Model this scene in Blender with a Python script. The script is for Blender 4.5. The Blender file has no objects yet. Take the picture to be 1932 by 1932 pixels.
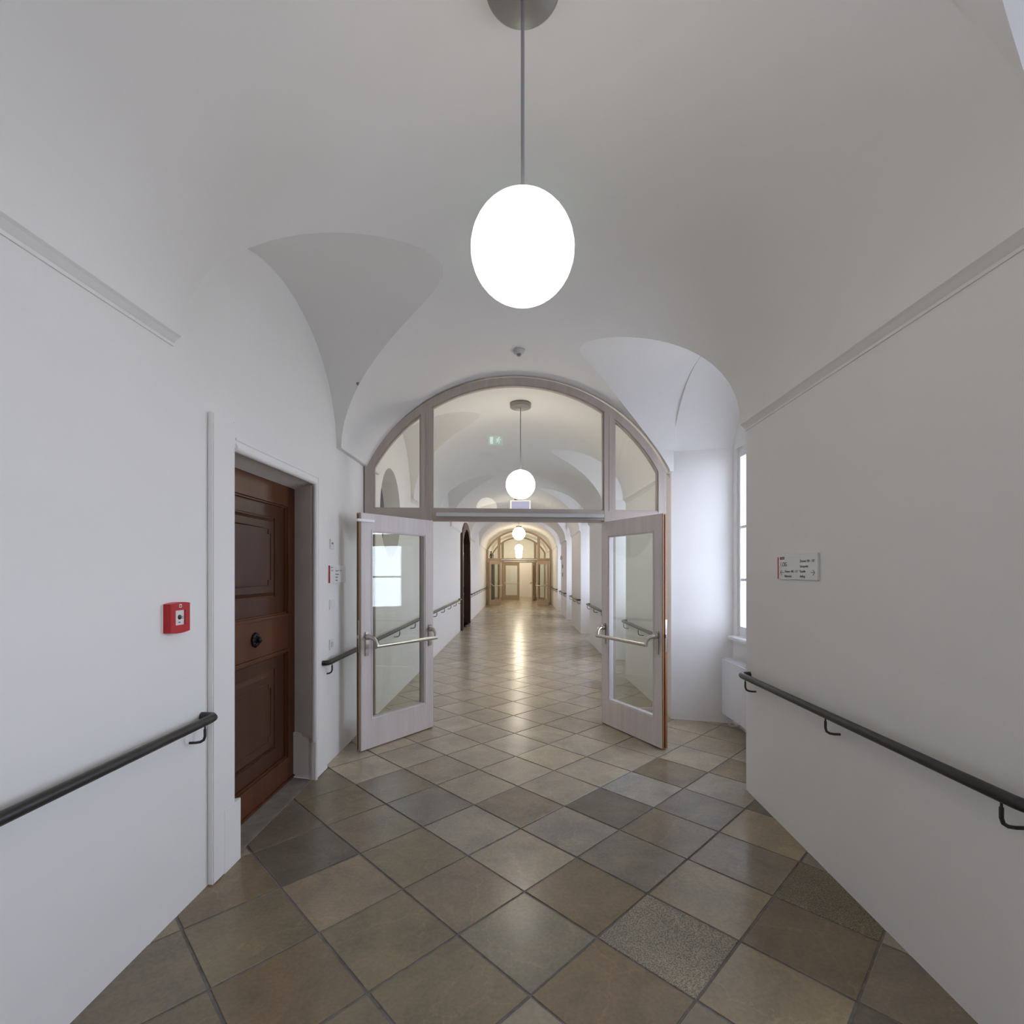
import bpy, bmesh, math, random
from math import sin, cos, pi, sqrt
from mathutils import Vector, Matrix
random.seed(7)
S = bpy.context.scene
COL = S.collection

# ------------------------------------------------------------ camera, sky, light, exposure
FPX, CX, CY, EYE = 942.0, 979.0, 1079.0, 1.60
cam = bpy.data.cameras.new('camera'); camo = bpy.data.objects.new('camera', cam); COL.objects.link(camo)
cam.sensor_width = 36.0; cam.lens = FPX / 1932 * 36.0
cam.shift_x = (966 - CX) / 1932; cam.shift_y = (CY - 966) / 1932
cam.clip_start = 0.05; cam.clip_end = 300
camo.location = (0, 0, EYE); camo.rotation_euler = (pi / 2, 0, 0)
S.camera = camo

SKY = 9.8          # overcast sky radiance
LAMP = 4.6        # globe radiance
W = bpy.data.worlds.new('overcast_sky'); S.world = W; W.use_nodes = True
nt = W.node_tree; bg = nt.nodes['Background']
tc = nt.nodes.new('ShaderNodeTexCoord'); sp = nt.nodes.new('ShaderNodeSeparateXYZ')
cr = nt.nodes.new('ShaderNodeValToRGB')
cr.color_ramp.elements[0].position = 0.0; cr.color_ramp.elements[0].color = (0.755, 0.82, 1.0, 1)
cr.color_ramp.elements[1].position = 1.0; cr.color_ramp.elements[1].color = (0.66, 0.74, 1.0, 1)
nt.links.new(tc.outputs['Generated'], sp.inputs[0]); nt.links.new(sp.outputs['Z'], cr.inputs[0])
nt.links.new(cr.outputs[0], bg.inputs['Color']); bg.inputs['Strength'].default_value = SKY

S.view_settings.view_transform = 'Standard'; S.view_settings.look = 'None'
S.view_settings.gamma = 1; S.view_settings.use_curve_mapping = False
S.view_settings.exposure = 0.0
cy = S.cycles
cy.max_bounces = 8; cy.diffuse_bounces = 6; cy.glossy_bounces = 4; cy.transmission_bounces = 4
cy.use_adaptive_sampling = True; cy.adaptive_threshold = 0.04
cy.transparent_max_bounces = 24; cy.sample_clamp_indirect = 6.0; cy.caustics_reflective = False
cy.caustics_refractive = False; cy.use_denoising = True; cy.blur_glossy = 0.5
try: cy.denoiser = 'OPENIMAGEDENOISE'
except Exception: pass

# ------------------------------------------------------------ layout numbers (metres, y = away from the camera)
AL = 1.59                      # left wall at x = -AL
SPR = 2.68                     # vault springing height
RISE = 1.0
OVH = .042                     # the vault overhangs the walls a little
PY, PROT = 5.27, math.radians(4.7)   # first glazed partition, slightly out of square
NICHE = [(3.67 + 3.85 * k, 3.67 + 3.85 * k + (1.77 if k == 0 else 1.62)) for k in range(-2, 5)]
NICHE[1] = (-.18, 1.465)
NICHE_BACK = 2.26
LUN_L = [(-5.2, -3.1), (-1.55, 0.5), (2.29, 4.35), (5.55, 7.35), (9.6, 11.5), (13.55, 15.85), (18.0, 20.0)]
BACK, FRONT = -5.4, 31.6

def aR(y):
    if y <= 1.55: return 1.62
    if y <= 3.67: return 1.62 + 0.05 * (y - 1.55) / 2.12
    if y <= 5.44: return 1.67 - 0.01 * (y - 3.67) / 1.77
    if y <= 7.5: return 1.66 - 0.045 * (y - 5.44) / 2.06
    return 1.61

def smooth(t):
    t = max(0.0, min(1.0, t)); return t * t * (3 - 2 * t)

def vault(x, y):
    u = x / (AL - OVH) if x < 0 else x / (aR(y) - OVH)
    u = max(-1.0, min(1.0, u))
    h = SPR + RISE * sqrt(max(0.0, 1 - u * u))
    yp = PY + x * 0.0822
    w = smooth(1 - abs(y - yp) / 0.62)
    if y > yp: w = smooth(1 - abs(y - yp) / 0.25)
    xs = u * 1.6
    seg = sqrt(1.80 ** 2 - xs * xs) - 0.80 + 2.668
    seg = max(seg, 2.665 + 0.0)
    return h * (1 - w) + seg * w

# ------------------------------------------------------------ materials
def mat(name, color=(.8, .8, .8), rough=.5, metal=0.0, spec=.5, noise=None, bump=None, emit=None):
    m = bpy.data.materials.new(name); m.use_nodes = True
    n = m.node_tree.nodes; l = m.node_tree.links; b = n['Principled BSDF']
    b.inputs['Base Color'].default_value = (*color, 1); b.inputs['Roughness'].default_value = rough
    b.inputs['Metallic'].default_value = metal; b.inputs['Specular IOR Level'].default_value = spec
    if emit:
        b.inputs['Emission Color'].default_value = (*emit[0], 1); b.inputs['Emission Strength'].default_value = emit[1]
    t = n.new('ShaderNodeTexCoord')
    if noise:       # (scale xyz, amount, color2)
        mp = n.new('ShaderNodeMapping'); mp.inputs['Scale'].default_value = noise[0]
        nz = n.new('ShaderNodeTexNoise'); nz.inputs['Scale'].default_value = 1.0; nz.inputs['Detail'].default_value = 6
        nz.inputs['Roughness'].default_value = .6
        r = n.new('ShaderNodeValToRGB'); r.color_ramp.elements[0].position = .32; r.color_ramp.elements[1].position = .68
        r.color_ramp.elements[0].color = (*color, 1); r.color_ramp.elements[1].color = (*noise[1], 1)
        l.new(t.outputs['Object'], mp.inputs[0]); l.new(mp.outputs[0], nz.inputs['Vector'])
        l.new(nz.outputs['Fac'], r.inputs[0]); l.new(r.outputs[0], b.inputs['Base Color'])
    if bump:        # (scale, strength, distance)
        nb = n.new('ShaderNodeTexNoise'); nb.inputs['Scale'].default_value = bump[0]; nb.inputs['Detail'].default_value = 4
        bp = n.new('ShaderNodeBump'); bp.inputs['Strength'].default_value = bump[1]; bp.inputs['Distance'].default_value = bump[2]
        l.new(t.outputs['Object'], nb.inputs['Vector']); l.new(nb.outputs['Fac'], bp.inputs['Height'])
        l.new(bp.outputs[0], b.inputs['Normal'])
    return m

M = {}
M['plaster'] = mat('white_lime_plaster', (.865, .85, .825), .92, spec=.15, noise=((1.1, 1.1, 1.1), (.88, .865, .84)), bump=(7.0, .25, .01))
M['stone'] = mat('pale_jamb_stone', (.83, .78, .72), .8, spec=.2, noise=((6, 6, 6), (.88, .84, .79)), bump=(40, .3, .003))
M['old_wood'] = mat('dark_varnished_walnut', (.085, .027, .010), .42, spec=.3, noise=((7, 7, .7), (.13, .048, .020)), bump=(30, .08, .002))
M['old_panel'] = mat('dark_varnished_panel', (.050, .018, .010), .38, spec=.3, noise=((6, 6, .6), (.085, .036, .018)), bump=(30, .08, .002))
M['black_wood'] = mat('very_dark_wood', (.030, .014, .010), .45, noise=((7, 7, .7), (.055, .026, .018)))
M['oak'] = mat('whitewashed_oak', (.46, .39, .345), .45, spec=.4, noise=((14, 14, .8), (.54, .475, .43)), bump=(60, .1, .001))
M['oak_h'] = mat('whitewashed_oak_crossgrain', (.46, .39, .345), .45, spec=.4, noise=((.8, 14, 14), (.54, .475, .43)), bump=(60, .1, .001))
M['oak_leaf'] = mat('oak_leaf_lit_tone', (.74, .665, .645), .45, spec=.4, noise=((14, 14, .8), (.83, .77, .76)), bump=(60, .1, .001))  # same oak, paler: the window light on the leaves is put into the colour
M['oak_far'] = mat('oak_warm_light_tint', (.40, .31, .23), .5, spec=.35, noise=((14, 14, .8), (.47, .37, .28)))  # same oak again, with the warm lamp light mixed into its colour
M['edge'] = mat('bare_oak_edge', (.36, .19, .07), .5, noise=((14, 14, .8), (.44, .25, .10)))
M['seal'] = mat('red_brown_seal', (.10, .018, .014), .6)
M['steel'] = mat('brushed_steel', (.54, .51, .46), .30, metal=1.0, noise=((30, 30, 30), (.60, .57, .52)))
M['alu'] = mat('silver_aluminium', (.62, .64, .64), .4, metal=.6)
M['white_metal'] = mat('white_coat_and_glint', (.93, .93, .94), .3)
M['rail'] = mat('black_bronze_handrail', (.020, .018, .017), .38, noise=((3, 3, 3), (.028, .025, .023)))
M['iron'] = mat('black_wrought_iron', (.012, .012, .013), .4, metal=.5)
M['canopy'] = mat('grey_metal_canopy', (.30, .29, .27), .35, metal=.3)
M['rod'] = mat('grey_lamp_rod', (.35, .36, .38), .4, metal=.5)
M['radiator'] = mat('white_radiator_enamel', (.74, .75, .77), .35)
M['window'] = mat('white_window_paint', (.80, .81, .82), .45)
M['red'] = mat('red_plastic', (.50, .012, .018), .35)
M['darkred'] = mat('dark_red_print', (.45, .03, .03), .6)
M['sign'] = mat('white_acrylic', (.80, .80, .78), .25)
M['print'] = mat('grey_print', (.10, .09, .09), .7)
M['button'] = mat('black_button', (.02, .02, .03), .4)
M['lav'] = mat('lavender_sign_face', (.42, .44, .72), .5)
M['grout'] = mat('lime_mortar', (.15, .14, .125), .95, spec=.1, noise=((20, 20, 20), (.23, .215, .195)), bump=(80, .5, .003))
M['thresh'] = mat('worn_threshold_stone', (.17, .15, .125), .6, noise=((9, 9, 9), (.30, .26, .215)), bump=(25, .4, .004))
M['dark_glass'] = mat('dark_window_glass', (.05, .06, .075), .15)
M['paving'] = mat('courtyard_paving', (.42, .41, .40), .9, noise=((.6, .6, .6), (.5, .49, .47)))
M['detector'] = mat('pale_plastic', (.62, .62, .60), .5)
M['globe'] = mat('lit_opal_glass', (.9, .9, .9), .3, emit=((1.0, .90, .76), LAMP))
M['globe_far'] = mat('warm_lit_opal_glass', (.9, .9, .9), .3, emit=((1.0, .86, .64), LAMP * 7.0))
M['globe_mid'] = mat('bright_lit_opal_glass', (.9, .9, .9), .3, emit=((1.0, .90, .76), LAMP * 3.4))
M['green'] = mat('lit_green_sign', (.10, .35, .22), .4, emit=((.15, .85, .55), 2.0))
M['pict'] = mat('lit_white_pictogram', (.9, .9, .9), .4, emit=((.75, 1.0, .9), 7.0))

def glass_mat(name, tint, ior=1.5):
    m = bpy.data.materials.new(name); m.use_nodes = True
    n = m.node_tree.nodes; l = m.node_tree.links; n.clear()
    o = n.new('ShaderNodeOutputMaterial'); mx = n.new('ShaderNodeMixShader'); tr = n.new('ShaderNodeBsdfTransparent')
    gl = n.new('ShaderNodeBsdfGlossy'); lw_ = n.new('ShaderNodeLayerWeight'); lw_.inputs[0].default_value = .5
    pw = n.new('ShaderNodeMath'); pw.operation = 'POWER'; pw.inputs[1].default_value = 5.0
    fr = n.new('ShaderNodeMath'); fr.operation = 'MULTIPLY_ADD'; fr.inputs[1].default_value = .96; fr.inputs[2].default_value = .04
    l.new(lw_.outputs['Facing'], pw.inputs[0]); l.new(pw.outputs[0], fr.inputs[0])
    tr.inputs[0].default_value = (*tint, 1); gl.inputs['Roughness'].default_value = 0.0
    l.new(fr.outputs[0], mx.inputs[0]); l.new(tr.outputs[0], mx.inputs[1]); l.new(gl.outputs[0], mx.inputs[2])
    l.new(mx.outputs[0], o.inputs[0]); return m
M['glass'] = glass_mat('clear_pane', (.975, .985, .975))

def stone_mat(name, speckle=False):
    m = bpy.data.materials.new(name); m.use_nodes = True
    n = m.node_tree.nodes; l = m.node_tree.links; b = n['Principled BSDF']
    at = n.new('ShaderNodeAttribute'); at.attribute_name = 'tone'
    geo = n.new('ShaderNodeNewGeometry')
    mul = n.new('ShaderNodeMath'); mul.operation = 'MULTIPLY'; mul.inputs[1].default_value = 37.0
    add = n.new('ShaderNodeVectorMath'); add.operation = 'ADD'
    l.new(at.outputs['Alpha'], mul.inputs[0])
    cb = n.new('ShaderNodeCombineXYZ'); l.new(mul.outputs[0], cb.inputs[2]); l.new(mul.outputs[0], cb.inputs[0])
    l.new(geo.outputs['Position'], add.inputs[0]); l.new(cb.outputs[0], add.inputs[1])
    nz = n.new('ShaderNodeTexNoise'); nz.inputs['Scale'].default_value = 3.2; nz.inputs['Detail'].default_value = 7; nz.inputs['Roughness'].default_value = .62
    nz.inputs['Distortion'].default_value = .6
    l.new(add.outputs[0], nz.inputs['Vector'])
    r = n.new('ShaderNodeValToRGB'); e = r.color_ramp.elements
    e[0].position = .30; e[0].color = (.80, .82, .86, 1); e[1].position = .70; e[1].color = (1.20, 1.16, 1.06, 1)
    l.new(nz.outputs['Fac'], r.inputs[0])
    mx = n.new('ShaderNodeMix'); mx.data_type = 'RGBA'; mx.blend_type = 'MULTIPLY'; mx.inputs[0].default_value = 1
    l.new(at.outputs['Color'], mx.inputs[6]); l.new(r.outputs[0], mx.inputs[7])
    n2 = n.new('ShaderNodeTexNoise'); n2.inputs['Scale'].default_value = 160 if speckle else 60; n2.inputs['Detail'].default_value = 3
    l.new(add.outputs[0], n2.inputs['Vector'])
    r2 = n.new('ShaderNodeValToRGB'); f = r2.color_ramp.elements
    lo = .45 if speckle else .93
    f[0].position = .38; f[0].color = (lo, lo, lo, 1); f[1].position = .60; f[1].color = (1.12 if speckle else 1.03,) * 3 + (1,)
    l.new(n2.outputs['Fac'], r2.inputs[0])
    m2 = n.new('ShaderNodeMix'); m2.data_type = 'RGBA'; m2.blend_type = 'MULTIPLY'; m2.inputs[0].default_value = 1
    l.new(mx.outputs[2], m2.inputs[6]); l.new(r2.outputs[0], m2.inputs[7]); vo = n.new('ShaderNodeTexVoronoi'); vo.feature = 'DISTANCE_TO_EDGE'; vo.inputs['Scale'].default_value = 1.7
    dm = n.new('ShaderNodeVectorMath'); dm.operation = 'MULTIPLY_ADD'; dm.inputs[1].default_value = (.35, .35, .35)
    l.new(nz.outputs['Color'], dm.inputs[0]); l.new(add.outputs[0], dm.inputs[2]); l.new(dm.outputs[0], vo.inputs['Vector'])
    vr = n.new('ShaderNodeValToRGB'); g_ = vr.color_ramp.elements
    g_[0].position = 0.0; g_[0].color = (1.18, 1.16, 1.12, 1); g_[1].position = .010; g_[1].color = (1, 1, 1, 1)
    l.new(vo.outputs['Distance'], vr.inputs[0])
    m3 = n.new('ShaderNodeMix'); m3.data_type = 'RGBA'; m3.blend_type = 'MULTIPLY'; m3.inputs[0].default_value = 1
    l.new(m2.outputs[2], m3.inputs[6]); l.new(vr.outputs[0], m3.inputs[7]); l.new(m3.outputs[2], b.inputs['Base Color'])
    rr = n.new('ShaderNodeMapRange'); rr.inputs[3].default_value = .17 if not speckle else .5; rr.inputs[4].default_value = .30 if not speckle else .65
    l.new(nz.outputs['Fac'], rr.inputs[0]); l.new(rr.outputs[0], b.inputs['Roughness'])
    b.inputs['Specular IOR Level'].default_value = .48
    bp = n.new('ShaderNodeBump'); bp.inputs['Strength'].default_value = .5 if speckle else .12; bp.inputs['Distance'].default_value = .003
    l.new(nz.outputs['Fac'] if not speckle else n2.outputs['Fac'], bp.inputs['Height']); l.new(bp.outputs[0], b.inputs['Normal'])
    return m
M['tile'] = stone_mat('worn_limestone'); M['tile_speckle'] = stone_mat('pitted_limestone', True)

# ------------------------------------------------------------ mesh helpers
class MB:
    def __init__(s): s.v = []; s.f = []; s.sm = []
    def add(s, vs, fs, smooth_=False):
        o = len(s.v); s.v += [tuple(p) for p in vs]
        s.f += [tuple(i + o for i in f) for f in fs]; s.sm += [smooth_] * len(fs); return s
    def box(s, x0, x1, y0, y1, z0, z1, b=0.0):
        if b <= 0:
            v = [(x, y, z) for x in (x0, x1) for y in (y0, y1) for z in (z0, z1)]
            return s.add(v, [(0, 1, 3, 2), (4, 6, 7, 5), (0, 4, 5, 1), (2, 3, 7, 6), (0, 2, 6, 4), (1, 5, 7, 3)])
        bm = bmesh.new(); bmesh.ops.create_cube(bm, size=1)
        for v in bm.verts:
            v.co = Vector(((x0 + x1) / 2 + v.co.x * (x1 - x0), (y0 + y1) / 2 + v.co.y * (y1 - y0), (z0 + z1) / 2 + v.co.z * (z1 - z0)))
        bmesh.ops.bevel(bm, geom=list(bm.edges), offset=b, segments=2, affect='EDGES')
        s.bm(bm); return s
    def bm(s, bm, smooth_=False):
        bm.verts.index_update()
        s.add([v.co[:] for v in bm.verts], [tuple(v.index for v in f.verts) for f in bm.faces], smooth_); bm.free(); return s
    def prism(s, poly, z0, z1, axis='z'):
        """polygon extruded; axis z: poly=(x,y); y: poly=(x,z); x: poly=(y,z)"""
        n = len(poly)
        def p(a, b, c): return (a, b, c) if axis == 'z' else ((a, c, b) if axis == 'y' else (c, a, b))
        v = [p(a, b, z0) for a, b in poly] + [p(a, b, z1) for a, b in poly]
        f = [tuple(range(n))[::-1], tuple(range(n, 2 * n))] + [(i, (i + 1) % n, n + (i + 1) % n, n + i) for i in range(n)]
        return s.add(v, f)
    def tube(s, path, r, seg=10, caps=True, smooth_=True, flat=1.0):
        P = [Vector(p) for p in path]; rings = []; up = Vector((0, 0, 1))
        t0 = (P[1] - P[0]).normalized()
        if abs(t0.dot(up)) > .95: up = Vector((1, 0, 0))
        nrm = (up - t0 * up.dot(t0)).normalized()
        for i, p in enumerate(P):
            if i == 0: t = t0
            elif i == len(P) - 1: t = (P[-1] - P[-2]).normalized()
            else: t = ((P[i + 1] - p).normalized() + (p - P[i - 1]).normalized()).normalized()
            nrm = (nrm - t * nrm.dot(t)).normalized(); bn = t.cross(nrm)
            rr = r[i] if isinstance(r, (list, tuple)) else r
            rings.append([p + nrm * (cos(2 * pi * k / seg) * rr) + bn * (sin(2 * pi * k / seg) * rr * flat) for k in range(seg)])
        v = [q for R in rings for q in R]; f = []
        for i in range(len(P) - 1):
            for k in range(seg):
                f.append((i * seg + k, i * seg + (k + 1) % seg, (i + 1) * seg + (k + 1) % seg, (i + 1) * seg + k))
        s.add(v, f, smooth_)
        if caps:
            s.add(rings[0], [tuple(range(seg))[::-1]]); s.add(rings[-1], [tuple(range(seg))])
        return s
    def lathe(s, prof, c=(0, 0, 0), seg=32, axis='z', smooth_=True):
        v = []; f = []
        for r, z in prof:
            for k in range(seg):
                a = 2 * pi * k / seg
                q = (r * cos(a), r * sin(a), z)
                if axis == 'x': q = (z, q[0], q[1])
                if axis == 'y': q = (q[0], z, q[1])
                v.append((q[0] + c[0], q[1] + c[1], q[2] + c[2]))
        for i in range(len(prof) - 1):
            for k in range(seg):
                f.append((i * seg + k, i * seg + (k + 1) % seg, (i + 1) * seg + (k + 1) % seg, (i + 1) * seg + k))
        s.add(v, f, smooth_); return s
    def sphere(s, c, r, n=32, m=20):
        s.lathe([(max(1e-4, r * sin(pi * i / m)), -r * cos(pi * i / m)) for i in range(m + 1)], c, n); return s
    def ring(s, outer, inner, d0, d1, axis='y'):
        """frame between two closed outlines with the same number of points, extruded"""
        n = len(outer)
        def p(a, b, c): return (a, c, b) if axis == 'y' else (c, a, b)
        v = [p(*q, d0) for q in outer] + [p(*q, d0) for q in inner] + [p(*q, d1) for q in outer] + [p(*q, d1) for q in inner]
        f = []
        for i in range(n):
            j = (i + 1) % n
            f += [(i, j, n + j, n + i), (2 * n + i, 3 * n + i, 3 * n + j, 2 * n + j), (i, 2 * n + i, 2 * n + j, j), (n + i, n + j, 3 * n + j, 3 * n + i)]
        return s.add(v, f)

def mesh_obj(name, mb, m, parent=None, sub=None):
    me = bpy.data.meshes.new(name)
    v = mb.v
    if sub is not None: v = [(a - sub[0], b - sub[1], c - sub[2]) for a, b, c in v]
    me.from_pydata(v, [], mb.f); me.polygons.foreach_set('use_smooth', mb.sm); 
    bm = bmesh.new(); bm.from_mesh(me); bmesh.ops.recalc_face_normals(bm, faces=bm.faces); bm.to_mesh(me); bm.free()
    me.materials.append(m); me.update()
    o = bpy.data.objects.new(name, me); COL.objects.link(o)
    if parent is not None: o.parent = parent
    return o

def props(o, label=None, cat=None, group=None, kind=None):
    if label: o['label'] = label
    if cat: o['category'] = cat
    if group: o['group'] = group
    if kind: o['kind'] = kind
    return o
def thing(name, loc, label, cat, group=None, kind=None, rot=0):
    o = bpy.data.objects.new(name, None); COL.objects.link(o); o.location = loc; o.rotation_euler = (0, 0, rot)
    o.empty_display_size = .1
    return props(o, label, cat, group, kind)
def part(name, mb, m, root):      # world-space builder -> child of an unrotated root at its location
    return mesh_obj(name, mb, m, root, tuple(root.location))
def rect(a0, a1, b0, b1): return [(a0, b0), (a1, b0), (a1, b1), (a0, b1)]

# ------------------------------------------------------------ floor: mortar bed + limestone tiles laid diagonally
fl = MB(); fl.box(-AL - .4, 2.7, BACK, FRONT, -.14, -.004)
floor = mesh_obj('floor', fl, M['grout']); props(floor, 'diagonally laid worn limestone floor of the corridor', kind='structure')
VS, US = .421, .445; N0 = (.027, 2.4995); VH = (.70711, .70711); UH = (.70711, -.70711)
rt = random.Random(3)
vj = {i: i * VS + rt.uniform(-.012, .012) for i in range(-40, 80)}; uj = {i: i * US + rt.uniform(-.010, .010) for i in range(-80, 40)}
for k in (0, 1, -1): vj[k] = k * VS; uj[k] = k * US
def lat(a, b):
    return (N0[0] + vj[a] * VH[0] + uj[b] * UH[0], N0[1] + vj[a] * VH[1] + uj[b] * UH[1])
def clip(poly, nx, ny, d):    # keep nx*x+ny*y <= d
    out = []
    for i in range(len(poly)):
        p, q = poly[i], poly[(i + 1) % len(poly)]
        sp_, sq = nx * p[0] + ny * p[1] - d, nx * q[0] + ny * q[1] - d
        if sp_ <= 0: out.append(p)
        if (sp_ < 0) != (sq < 0) and sp_ != sq:
            t = sp_ / (sp_ - sq); out.append((p[0] + t * (q[0] - p[0]), p[1] + t * (q[1] - p[1])))
    return out
LIGHT, MID, GREY, DARK, BEIGE, BROWN, OLIVE, ROSE = (.36, .315, .255), (.235, .195, .150), (.225, .20, .175), (.155, .132, .115), (.31, .255, .175), (.215, .165, .110), (.22, .185, .13), (.29, .23, .17)
KNOWN = {(0, 0): BROWN, (0, -1): LIGHT, (-1, 0): (.22, .20, .165), (-1, -1): MID, (1, 0): GREY, (1, 1): BEIGE, (2, 0): MID, (1, -1): (.31, .28, .25), (2, -1): DARK,
         (-2, -1): OLIVE, (-2, 0): OLIVE, (-1, 1): BROWN, (0, 2): (.30, .245, .17), (1, 2): (.20, .155, .105), (2, 1): MID, (-1, -2): OLIVE, (0, -2): (.32, .29, .26),
         (-2, -2): ROSE, (-3, -2): OLIVE, (-2, -3): DARK, (-3, -3): BROWN, (-1, -3): MID, (0, -3): (.22, .20, .18), (1, -2): MID, (3, -1): (.36, .34, .33), (2, -2): LIGHT,
         (3, 0): GREY, (3, -2): LIGHT, (-3, -1): BROWN, (-3, 0): OLIVE, (1, -3): LIGHT, (1, -4): MID, (0, -4): MID, (2, -3): LIGHT, (2, 2): OLIVE, (0, 3): DARK}
SPECK = {(0, 1), (2, 2)}
tiles = []
for a in range(-16, 58):
    for b in range(-56, 16):
        P4 = [lat(a, b), lat(a + 1, b), lat(a + 1, b + 1), lat(a, b + 1)]
        cx_ = sum(p[0] for p in P4) / 4; cy_ = sum(p[1] for p in P4) / 4
        if not (BACK - .2 < cy_ < FRONT + .2) or cx_ < -AL - .35 or cx_ > 2.6: continue
        lim = 1.74
        for y0, y1 in NICHE:
            if y0 - .35 < cy_ < y1 + .35: lim = NICHE_BACK + .01
        # shrink for the joint
        g = .0045 + rt.uniform(0, .002); Q = []
        for p in P4:
            dx, dy = p[0] - cx_, p[1] - cy_; v_ = (dx * VH[0] + dy * VH[1]); u_ = (dx * UH[0] + dy * UH[1])
            v_ -= math.copysign(g, v_) ; u_ -= math.copysign(g, u_)
            v_ += rt.uniform(-.0015, .0015); u_ += rt.uniform(-.0015, .0015)
            Q.append((cx_ + v_ * VH[0] + u_ * UH[0], cy_ + v_ * VH[1] + u_ * UH[1]))
        Q = clip(clip(Q, -1, 0, AL + .002), 1, 0, lim)
        Q = clip(clip(Q, 0, -1, -BACK), 0, 1, FRONT)
        if len(Q) < 3: continue
        area = abs(sum(Q[i][0] * Q[(i + 1) % len(Q)][1] - Q[(i + 1) % len(Q)][0] * Q[i][1] for i in range(len(Q)))) / 2
        if area < .002: continue
        col = KNOWN.get((a, b))
        if col is None:
            c0 = rt.choice([LIGHT, MID, GREY, BEIGE, BROWN, OLIVE, ROSE, MID, LIGHT, GREY, (.33, .29, .24), (.36, .32, .28), DARK]); k = rt.uniform(.88, 1.12)
            col = tuple(c * k for c in c0)
            if cy_ > 4.0: col = tuple(.55 * c + .45 * d for c, d in zip(col, (.47, .41, .33)))  # paler farther off: the bright sheen of the far floor is put into the colour
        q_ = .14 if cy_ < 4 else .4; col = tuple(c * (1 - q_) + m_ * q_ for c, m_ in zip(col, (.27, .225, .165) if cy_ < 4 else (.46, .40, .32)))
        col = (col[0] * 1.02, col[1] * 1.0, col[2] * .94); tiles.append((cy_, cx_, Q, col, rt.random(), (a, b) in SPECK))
def tile_geo(Q, z, tx=0, ty=0):
    n = len(Q); mx_ = sum(p[0] for p in Q) / n; my_ = sum(p[1] for p in Q) / n
    def ins(d):
        o = []
        for p in Q:
            L = math.hypot(p[0] - mx_, p[1] - my_); k = max(0, 1 - d * 1.4 / max(L, .01)); o.append((mx_ + (p[0] - mx_) * k, my_ + (p[1] - my_) * k))
        return o
    T = ins(.0018); H_ = lambda x, y: z + tx * (x - mx_) + ty * (y - my_)
    v = [(x, y, H_(x, y)) for x, y in T] + [(x, y, H_(x, y) - .0014) for x, y in Q] + [(x, y, -.012) for x, y in Q]
    f = [tuple(range(n))]
    for i in range(n):
        j = (i + 1) % n; f += [(i, n + i, n + j, j), (n + i, 2 * n + i, 2 * n + j, n + j)]
    return v, f
tiles.sort()
near = [t for t in tiles if t[0] > 1.35 and abs(t[1]) < t[0] * 1.06 + .3][:300]
nid = {id(t) for t in near}; rest = [t for t in tiles if id(t) not in nid]
def add_tone(me, cols):
    at = me.color_attributes.new('tone', 'FLOAT_COLOR', 'POINT'); at.data.foreach_set('color', [c for q in cols for c in q])
def tile_object(name, group_):
    V = []; F = []; C = []
    for t in group_:
        v, f = tile_geo(t[2], 0.0 + (t[4] - .5) * .0010, (t[4] * 7 % 1 - .5) * .005, (t[4] * 13 % 1 - .5) * .005); o = len(V); V += v; F += [tuple(i + o for i in q) for q in f]; C += [(*t[3], t[4])] * len(v)
    me = bpy.data.meshes.new(name); me.from_pydata(V, [], F)
    bm = bmesh.new(); bm.from_mesh(me); bmesh.ops.recalc_face_normals(bm, faces=bm.faces); bm.to_mesh(me); bm.free()
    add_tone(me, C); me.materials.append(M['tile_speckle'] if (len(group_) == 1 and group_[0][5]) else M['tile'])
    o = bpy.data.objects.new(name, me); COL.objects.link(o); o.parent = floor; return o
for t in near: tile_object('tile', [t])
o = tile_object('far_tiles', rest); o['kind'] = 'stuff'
# threshold slab in front of the old door
b = MB(); b.prism([(-AL - .19, 2.66), (-AL - .003, 2.745), (-AL - .003, 3.828), (-AL - .19, 3.925)], -.02, .004)
props(mesh_obj('trim_2', b, M['thresh']), 'worn grey stone threshold slab under the panelled wooden door', kind='structure')

# ------------------------------------------------------------ ceiling: barrel vault with lunettes on both sides
LH = {}   # lunette height at wall
def lunL(y):
    for y0, y1 in LUN_L:
        if y0 < y < y1:
            s = (y - (y0 + y1) / 2) / ((y1 - y0) / 2); return SPR + .88 * sqrt(max(0, 1 - s * s))
    return None
def lun_right_range(k):
    y0, y1 = NICHE[k]
    if k == 2: y1 = 5.35
    return y0, y1
RB = .23
def lunR(y, eps=1e-6):
    for k in range(len(NICHE)):
        y0, y1 = lun_right_range(k)
        if y0 + eps < y < y1 - eps:
            s = (y - (y0 + y1) / 2) / ((y1 - y0) / 2); return SPR + RB + .67 * sqrt(max(0, 1 - s * s))
    return None
ys = set()
def addy(v): ys.add(round(v, 5))
y = BACK
while y < FRONT: addy(y); y += .4
addy(FRONT)
y = 4.5
while y < 5.9: addy(y); y += .06
for y0, y1 in LUN_L:
    for i in range(29): addy((y0 + y1) / 2 - (y1 - y0) / 2 * cos(pi * i / 28))
HARD = sorted({round(q, 5) for k in range(len(NICHE)) for q in lun_right_range(k)})
for k in range(len(NICHE)):
    y0, y1 = lun_right_range(k)
    for i in range(29): addy((y0 + y1) / 2 - (y1 - y0) / 2 * cos(pi * i / 28))
ys = sorted(v for v in ys if BACK <= v <= FRONT)
NL, NM = 6, 84
def groin(y, L, side):
    lo, hi = 0.0, (AL if side < 0 else aR(y)) - OVH
    if vault(0, y) <= L: return 0.05 * side
    for _ in range(40):
        m_ = (lo + hi) / 2
        if vault(side * m_, y) > L: lo = m_
        else: hi = m_
    return side * (lo + hi) / 2
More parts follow.
